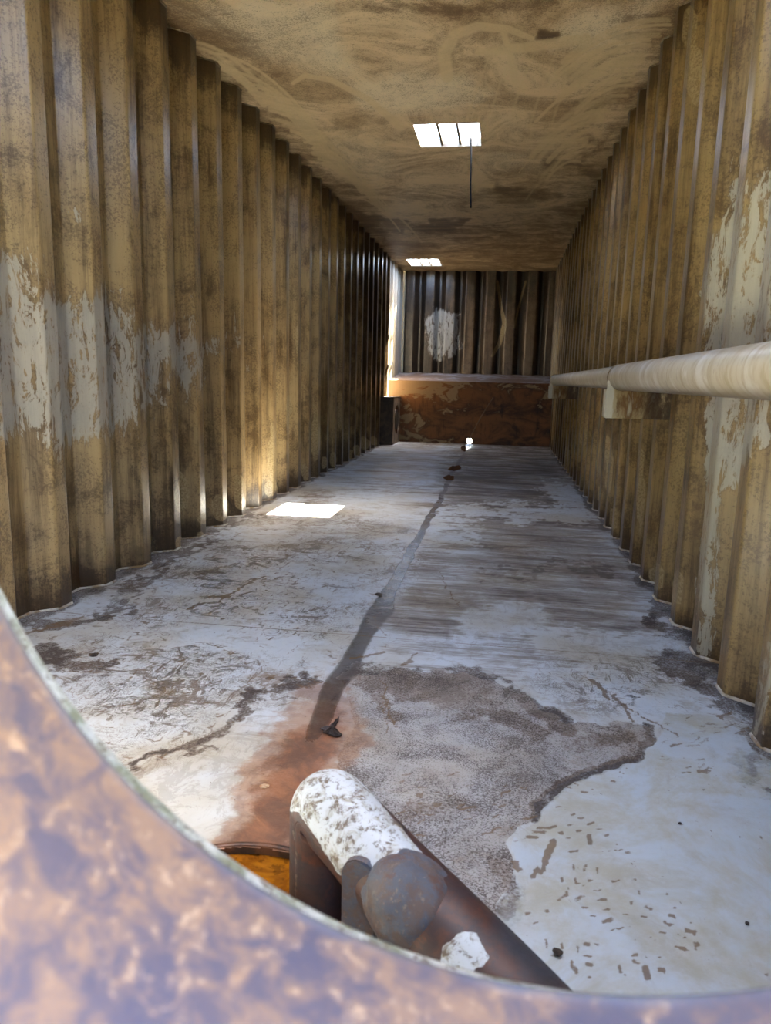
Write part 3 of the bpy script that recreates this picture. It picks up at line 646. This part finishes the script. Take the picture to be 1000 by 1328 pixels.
for i, (y, lab) in enumerate(((3.40, 'pale and rust-stained bracket holding the pipe nearer the viewer'), (7.55, 'small far bracket under the pipe end, beside the brown end box'))):
    br = empty('pipe_bracket', (.455, y, .81)); tag(br, lab, 'bracket', 'brackets under the wall pipe')
    bm = bmesh.new()   # web plate with a cradle cut for the pipe
    cxp, czp, rp = .065, .175, .060; n = 14
    pts = [(0, 0), (.365, 0), (.365, .125)]+[(cxp+rp*math.cos(a), czp+rp*math.sin(a)) for a in np.linspace(-.15*math.pi, -.93*math.pi, n)]+[(0, .155)]
    vs = [bm.verts.new((x, 0, z)) for x, z in pts]; fc = bm.faces.new(vs)
    r = bmesh.ops.extrude_face_region(bm, geom=[fc]); bmesh.ops.translate(bm, verts=[q for q in r['geom'] if isinstance(q, bmesh.types.BMVert)], vec=(0, .008, 0))
    link('web_plate', bm_mesh('web', bm), brm.m, br)
    bm = bmesh.new(); add_box(bm, 0, .365, .0, .075, -.006, 0, .002); link('foot_flange', bm_mesh('flange', bm), brm.m, br)
    bm = bmesh.new(); add_box(bm, -.004, .004, .008, .075, 0, .12, .002); link('end_plate', bm_mesh('endp', bm), brm.m, br)

# ================================================================== SUMP + FOREGROUND SUCTION PIPE
pitm = plain('pit_steel', '#5a3519', '#2e1a0e', .5, 22, .3)
sp = empty('sump_pit', (SX, SY, 0)); tag(sp, 'round rust-stained sump pit sunk in the floor by the manhole', 'sump')
bm = bmesh.new(); rings = []
for r, z in ((SR-.001, -.2), (SR-.001, .001), (SR, .003), (SR+.010, .003), (SR+.014, .0005)):
    rings.append([bm.verts.new((r*math.cos(2*math.pi*k/96), r*math.sin(2*math.pi*k/96), z)) for k in range(96)])
for A_, B_ in zip(rings, rings[1:]):
    for k in range(96): bm.faces.new((A_[k], A_[(k+1) % 96], B_[(k+1) % 96], B_[k]))
bm.faces.new(rings[0]); link('pit_wall', bm_mesh('pit', bm, True), pitm, sp)
wm = NT('rusty_water'); a = wm.noise(12, 6, .65, .8); c = wm.mix(wm.sm(a, .38, .62), '#6a3d0c', '#8e5a12'); c = wm.mix(wm.mul(wm.sm(wm.noise(40, 4, .6, 0, None, 2.), .52, .64), .6), c, '#3b1f08'); wm.done(c, .08, wm.noise(9, 2), .05, .003, .5)
bm = bmesh.new(); bmesh.ops.create_circle(bm, cap_ends=True, segments=96, radius=SR-.002)
o = link('sump_water', bm_mesh('w', bm), wm.m); o.location = (SX, SY, -.016); tag(o, 'orange-brown water standing in the sump pit', 'water')

def body_mat():
    m = NT('chipped_white_pipe'); p = m.at('paint'); dkk = m.at('scab_shade')
    n1 = m.noise(28, 8, .72, .6); n2 = m.noise(90, 5, .75, .3, None, 2.); n3 = m.noise(1., 6, .7, .4, m.map((20, 20, 20)))
    bare = m.mix(m.sm(n1, .4, .6), '#4a2c22', '#33272a'); bare = m.mix(m.mul(m.sm(n3, .56, .66), .6), bare, '#6a3a24')
    bare = m.mix(m.mul(dkk, .9), bare, m.mix(n2, '#3d444f', '#2a2c33'))
    wh = m.mix(m.sm(n1, .45, .66), '#b5bfc6', '#8d8876')
    wh = m.mix(m.mul(m.sm(m.add(m.mul(n2, .6), m.mul(n1, .5)), .56, .62), .75), wh, '#4f3c2e')
    k = m.sm(m.add(p, m.add(m.mul(m.add(n1, -.5), .9), m.mul(m.add(n2, -.5), .9))), .46, .54)
    c = m.mix(k, bare, wh)
    return m.done(c, m.add(.42, m.mul(n2, .25)), m.add(m.mul(n2, .25), m.mul(k, .8)), .5, .003, .45)
bmt = body_mat()
# axis of the lying length; far end turns down into the pit
r0 = .070
def at_z(x, y, z):
    v = np.array([x-500, y-664, f]); r = np.array([R@v, F@v, -D@v]); t = (z-H)/r[2]; return Vector((r[0]*t, r[1]*t, z))
Ax, Bx = at_z(425, 1043, .175), at_z(688, 1336, .082)
d_ = (Bx-Ax).normalized(); Bx = Ax+d_*.62; 
spx = empty('suction_pipe', (Ax.x, Ax.y, 0)); tag(spx, 'chipped white and rusty elbow pipe lying across the floor in front', 'pipe')
def tube_grid(pa, fr, nseg=160, rfun=None, attr=None):
    """pa: list of centres, fr: list of (u,v) frames"""
    th = np.linspace(0, 2*np.pi, nseg+1); P = np.zeros((len(pa), nseg+1, 3))
    for i, (c, (u, v), r) in enumerate(zip(pa, fr, rfun)):
        P[i] = np.array(c)[None]+r*(np.cos(th)[:, None]*np.array(u)[None]+np.sin(th)[:, None]*np.array(v)[None])
    return P
org = np.array((Ax.x, Ax.y, 0.))
dd = np.array(d_); up = np.array((0, 0, 1.)); side = np.cross(dd, up); side /= np.linalg.norm(side); vv = np.cross(side, dd)
# bend: from -z leg to dd
cen, fr, rs = [], [], []
leg = np.linspace(-.17, Ax.z-.024, 40)
C0 = np.array((Ax.x, Ax.y, 0))
dh = dd*np.array((1, 1, 0)); dh /= np.linalg.norm(dh)
legx = C0*1.
for z in leg: cen.append(legx*np.array((1, 1, 0))+up*z); fr.append((side, -dh)); rs.append(r0)
Cs, Ce = cen[-1], np.array(Ax)+dd*.024
for t in np.linspace(.04, 1, 26):   # quadratic sweep through the knee
    K = np.array((legx[0], legx[1], Ax.z)); c = (1-t)**2*Cs+2*t*(1-t)*K+t*t*Ce; tg = 2*(1-t)*(K-Cs)+2*t*(Ce-K); tg /= np.linalg.norm(tg)
    cen.append(c); v2 = np.cross(side, tg); fr.append((side, v2)); rs.append(r0)
for s_ in np.linspace(.028, .62, 120): cen.append(np.array(Ax)+dd*s_); fr.append((side, vv)); rs.append(r0+.006*ss(.1, .5, s_))
P = tube_grid(cen, fr, 160, rs)
# keep the inside of the tight bend from folding over itself: clamp it to the mitre plane
nrm = (dd+up); nrm /= np.linalg.norm(nrm)
for i in range(P.shape[0]):
    sd = (P[i]-np.array(Ax))@nrm; isleg = i < 40
    bad = (sd > 0) if isleg else ((sd < 0) if i >= 66 else np.zeros(sd.shape, bool))
    ax_ = up if isleg else dd
    P[i][bad] -= (sd[bad]/(ax_@nrm))[:, None]*ax_
px, py = [a.ravel() for a in proj(P[..., 0], P[..., 1], P[..., 2])]
wbx = (fbm(P[..., 0].ravel()*60, P[..., 2].ravel()*60+P[..., 1].ravel()*40, 4, 3)-.5)
paint = area(px+wbx*16, py+wbx*14, [(370, 985), (450, 985), (500, 1050), (560, 1120), (540, 1122), (520, 1150), (495, 1160), (485, 1162), (480, 1125), (440, 1135), (425, 1110), (385, 1052), (370, 1050)], 7)
paint = np.maximum(paint, area(px+wbx*10, py+wbx*10, [(574, 1228), (600, 1205), (620, 1212), (634, 1240), (628, 1256), (610, 1262), (572, 1250)], 4))
oval(paint, px, py, 484, 1062, 22, 10, 0, .5)
stroke(paint, px, py, [(378, 1050), (384, 1110), (384, 1180)], [4, 3.5, 3], .42, .9)
hide = np.zeros_like(px); oval(hide, px, py, 470, 1078, 30, 14, .5, .8); paint = np.clip(paint-hide*.55, 0, 1)
# paint only where the visible (camera facing, upper) side is
scab_shade = area(px+wbx*12, py+wbx*12, [(640, 1175), (700, 1225), (760, 1290), (680, 1262), (640, 1210)], 12)*.9
scab_shade = np.maximum(scab_shade, np.where(P[..., 2].ravel() < .1, .55, 0)*area(px, py, [(370, 1050), (400, 1060), (445, 1130), (445, 1200), (370, 1200)], 8))  # shade on the down leg, painted in as a darker colour
o = link('bent_tube', grid_mesh('bent_tube', P-org, None, dict(paint=paint, scab_shade=scab_shade), flip=False), bmt, spx)
md = o.modifiers.new('s', 'SOLIDIFY'); md.thickness = .005; md.offset = -1
# rough branch stub with a scabbed bulge, welded on the near side
def blob(name, c, axes, rad, seed, hz_=1., nz=.05, sub=5):
    bm = bmesh.new(); bmesh.ops.create_icosphere(bm, subdivisions=sub, radius=1)
    M = Matrix((axes[0], axes[1], axes[2])).transposed()
    co = np.array([v.co[:] for v in bm.verts]); k = fbm(co[:, 0]*2.6+5, co[:, 1]*2.6+co[:, 2]*2.1, 6, seed)-.5
    for v, q in zip(bm.verts, k):
        d3 = Vector((v.co.x*rad[0], v.co.y*rad[1], v.co.z*rad[2]))*(1+nz*2*float(q)); v.co = M@d3+Vector(c)
    me = bm_mesh(name, bm, True)
    return me
scm = NT('scabbed_steel'); n1 = scm.noise(35, 8, .7, .5); n2 = scm.noise(110, 5, .75); c = scm.mix(scm.sm(n1, .4, .62), '#4d5563', '#5c4e48'); c = scm.mix(scm.mul(scm.sm(n2, .56, .68), .6), c, '#8d7c6e')
c = scm.mix(scm.mul(scm.sm(scm.noise(18, 6, .7, 0, None, 4.), .56, .66), .7), c, '#5d3c28'); scm.done(c, .5, scm.add(n1, n2), .7, .004, .5)
def unproj(x, y, depthY):
    v = np.array([x-500, y-664, f]); r = np.array([R@v, F@v, -D@v]); t = depthY/r[1]; return np.array((r[0]*t, depthY, H+r[2]*t))
# stub: short fat pipe end leaving the tube towards the viewer and down
q0 = np.array(Ax)+dd*.225; toC = np.array((0, 0, H))-q0; toC /= np.linalg.norm(toC); ax_p = Ax+d_*.24; bc = unproj(534, 1172, ax_p.y-.032)
me = blob('stub', bc-org, [Vector(dd), Vector(vv), Vector(side)], (.092, .070, .068), 9, nz=.10)
o = link('branch_stub', me, scm.m, spx); o['label'] = 'dark scabbed bulge on the pipe'
bm = bmesh.new(); Yl = Ax.y-.175; lt_ = unproj(465, 1117, Yl); w_ = .030; n = 14; zb = -.02
prof2 = [(-w_, zb), (w_, zb)]+[(w_*math.cos(t), lt_[2]-w_+w_*math.sin(t)) for t in np.linspace(0, math.pi, n)]
vs = [bm.verts.new((x, 0, z)) for x, z in prof2]; fc = bm.faces.new(vs)
r_ = bmesh.ops.extrude_face_region(bm, geom=[fc]); bmesh.ops.translate(bm, verts=[q for q in r_['geom'] if isinstance(q, bmesh.types.BMVert)], vec=(0, .018, 0))
bmesh.ops.bevel(bm, geom=[e for e in bm.edges], offset=.003, segments=2, affect='EDGES')
o = link('support_lug', bm_mesh('lug', bm, False), scm.m, spx); o.location = (lt_[0]-org[0], Yl-org[1], 0); o.rotation_euler = (0, 0, math.radians(-12))

# ================================================================== HANGING WIRE, CABLE, DEBRIS
wire = plain('dark_wire', '#0c0b0a', '#15120f', .8, 60, spec=.1)
bm = bmesh.new(); pts = [(-.338+.02*t+.002*math.sin(7*t), 6.0, 2.76-.49*t) for t in np.linspace(0, 1, 16)]; pts = [(-.338, 6.055, 2.80), (-.338, 6.01, 2.80)]+pts
add_tube(bm, pts, .0062, 8); tag(link('hanging_wire', bm_mesh('wire', bm, True), wire), 'thin dark wire hanging down from the nearer roof opening', 'wire')
bm = bmesh.new(); pts = [(-.478+.338*t, YF-.03+.018*t-.0*t, .075+.65*t+.03*math.sin(math.pi*t)) for t in np.linspace(0, 1, 14)]
add_tube(bm, pts, .006, 8); tag(link('thin_rod', bm_mesh('rod', bm, True), plain('tan_rod', '#8a6a44', '#6a4a2c', .5, 60)), 'thin tan rod leaning on the brown end box above the drain hole', 'rod')

pud = plain('brown_puddle', '#3b2312', '#26160b', .12, 20, .02, spec=.5)
def puddle(x, y, rx, ry, seed, lab):
    bm = bmesh.new(); vs = []
    for k in range(40):
        t = 2*math.pi*k/40; q = 1+.22*math.sin(2*t+seed)+.12*math.sin(5*t+seed*2)
        vs.append(bm.verts.new((rx*q*math.cos(t), ry*q*math.sin(t), .0015)))
    bm.faces.new(vs); r = bmesh.ops.extrude_face_region(bm, geom=list(bm.faces)); bmesh.ops.translate(bm, verts=[q for q in r['geom'] if isinstance(q, bmesh.types.BMVert)], vec=(0, 0, .0015))
    o = link('puddle', bm_mesh('puddle', bm), pud); o.location = (x, y, .0); tag(o, lab, 'puddle', 'small dark puddles along the drain line')
puddle(-.485, 8.10, .055, .30, 1., 'largest dark brown puddle on the drain line near the far end')
puddle(-.487, 7.25, .045, .24, 2.2, 'second dark brown puddle, just nearer than the largest one')
puddle(-.51, 10.6, .05, .45, 3.1, 'dark wet spot directly in front of the bright drain hole')

def fl(x, y):
    v = np.array([x-500, y-664, f]); r = np.array([R@v, F@v, -D@v]); t = -H/r[2]; return r[0]*t, r[1]*t
leafm = plain('dead_leaf', '#2e1f17', '#1b1310', .6, 60)
bm = bmesh.new(); LP_ = [(312, 125), (322, 120), (335, 118), (346, 108), (358, 97), (357, 107), (350, 118), (345, 126), (356, 132), (366, 139), (358, 146), (346, 143), (335, 142), (326, 136), (318, 137), (321, 130)]
lc = fl(430, 944); vs = []
for k, (u, v_) in enumerate(LP_):
    x, y = fl(250+.53*u, 880+.53*v_); vs.append(bm.verts.new((x-lc[0], y-lc[1], .002+.004*abs(math.sin(1.7*k)))))
cv = bm.verts.new((0.002, -.002, .003))
for k in range(len(vs)): bm.faces.new((cv, vs[k], vs[(k+1) % len(vs)]))
bmesh.ops.subdivide_edges(bm, edges=bm.edges[:], cuts=2, use_grid_fill=True)
for v_ in bm.verts: v_.co.z = max(.0015, v_.co.z+random.uniform(-.002, .002))
o = link('dead_leaf', bm_mesh('leaf', bm, False), leafm); o.location = (lc[0], lc[1], .001); md = o.modifiers.new('s', 'SOLIDIFY'); md.thickness = .0015
tag(o, 'curled dark dead leaf on the orange rust stain by the drain line', 'leaf')
flakem = plain('paint_flake', '#b9a58a', '#a07a55', .6, 80); mudm = plain('mud_clod', '#2b211a', '#3c2e22', .8, 80)
def chip(name, x, y, s, mat, lab, cat, grp, seed, z=.3):
    bm = bmesh.new(); bmesh.ops.create_icosphere(bm, subdivisions=2, radius=1); rs_ = random.Random(seed)
    a = rs_.uniform(.7, 1.3)
    for v in bm.verts: q = 1+rs_.uniform(-.22, .22); v.co = Vector((v.co.x*s*a*q, v.co.y*s*q, v.co.z*s*z*q))
    mn = min(v.co.z for v in bm.verts)
    for v in bm.verts: v.co.z -= mn
    o = link(name, bm_mesh(name, bm, False), mat); o.location = (x, y, .0005); o.rotation_euler = (0, 0, rs_.uniform(0, 6)); tag(o, lab, cat, grp)
chip('paint_flake', *fl(343, 1021), .012, flakem, 'pale paint flake on the rust wash above the pit', 'flake', None, 1, .2)
chip('mud_clod', *fl(491, 772), .016, mudm, 'dark mud clod beside the drain line halfway down the floor', 'mud clod', 'mud clods on the floor', 2, .25)
chip('mud_clod', *fl(122, 850), .017, mudm, 'dark mud clod on the floor near the left wall foot', 'mud clod', 'mud clods on the floor', 3, .2)
chip('mud_clod', *fl(882, 1069), .004, mudm, 'tiny dark mud speck alone on the clean floor at right', 'mud clod', 'mud clods on the floor', 4, .5)
chip('mud_clod', *fl(969, 1199), .004, mudm, 'tiny dark mud speck low on the clean floor at right edge', 'mud clod', 'mud clods on the floor', 5, .5)
chip('mud_clod', *fl(723, 1238), .008, mudm, 'mud lump beside the tip of the rusty elbow pipe', 'mud clod', 'mud clods on the floor', 6, .5)

# ================================================================== LIGHT
w = bpy.data.worlds.new('World'); sc.world = w; w.use_nodes = True; nt = w.node_tree; bg = nt.nodes['Background']
sky = nt.nodes.new('ShaderNodeTexSky'); sky.sky_type = 'NISHITA'; sky.sun_disc = False; sky.sun_elevation = math.radians(66); sky.sun_rotation = math.radians(50); sky.air_density = 1.0; sky.dust_density = 2.5; sky.ozone_density = 1.
nt.links.new(sky.outputs[0], bg.inputs['Color']); bg.inputs['Strength'].default_value = SKY = .9
sd = bpy.data.lights.new('sun', 'SUN'); sd.energy = 25.; sd.angle = math.radians(.53); sd.color = (1, .93, .82)
so = bpy.data.objects.new('sun', sd); col.objects.link(so); so.rotation_euler = Vector((-.87, -.68, -2.73)).to_track_quat('-Z', 'Y').to_euler(); so.location = (3, 3, 8)
for i, (a, b, c, d) in enumerate(HA):
    ld = bpy.data.lights.new('sky_portal', 'AREA'); ld.shape = 'RECTANGLE'; ld.size = b-a; ld.size_y = d-c; ld.cycles.is_portal = True
    lo = bpy.data.objects.new('sky_portal', ld); col.objects.link(lo); lo.location = ((a+b)/2, (c+d)/2, ZC+.062)
ld = bpy.data.lights.new('sky_portal', 'AREA'); ld.shape = 'RECTANGLE'; ld.size = .62; ld.size_y = .62; ld.cycles.is_portal = True
lo = bpy.data.objects.new('sky_portal', ld); col.objects.link(lo); lo.location = (NX, -.06, NZ); lo.rotation_euler = (math.radians(90), 0, 0)

# ================================================================== CAMERA
cd = bpy.data.cameras.new('camera'); cam = bpy.data.objects.new('camera', cd); col.objects.link(cam); sc.camera = cam
wr = lambda v: Vector((R@v, F@v, -D@v))
cxv, cyv, czv = wr(np.array((1., 0, 0))), wr(np.array((0, -1., 0))), wr(np.array((0, 0, -1.)))
cam.matrix_world = Matrix(((cxv.x, cyv.x, czv.x, 0), (cxv.y, cyv.y, czv.y, 0), (cxv.z, cyv.z, czv.z, H), (0, 0, 0, 1)))
cd.sensor_fit = 'VERTICAL'; cd.sensor_height = 24; cd.lens = f/1328*24; cd.clip_start = .01; cd.clip_end = 500
cd.dof.use_dof = True; cd.dof.focus_distance = 3.2; cd.dof.aperture_fstop = 4.8
sc.view_settings.view_transform = 'Standard'; sc.view_settings.look = 'None'; sc.view_settings.exposure = 3.35; sc.view_settings.gamma = 1; sc.view_settings.use_curve_mapping = False
sc.cycles.use_denoising = True; sc.cycles.max_bounces = 9; sc.cycles.diffuse_bounces = 7; sc.cycles.use_adaptive_sampling = True; sc.cycles.adaptive_threshold = .02; sc.cycles.glossy_bounces = 4; sc.cycles.sample_clamp_indirect = 10; sc.cycles.caustics_reflective = False
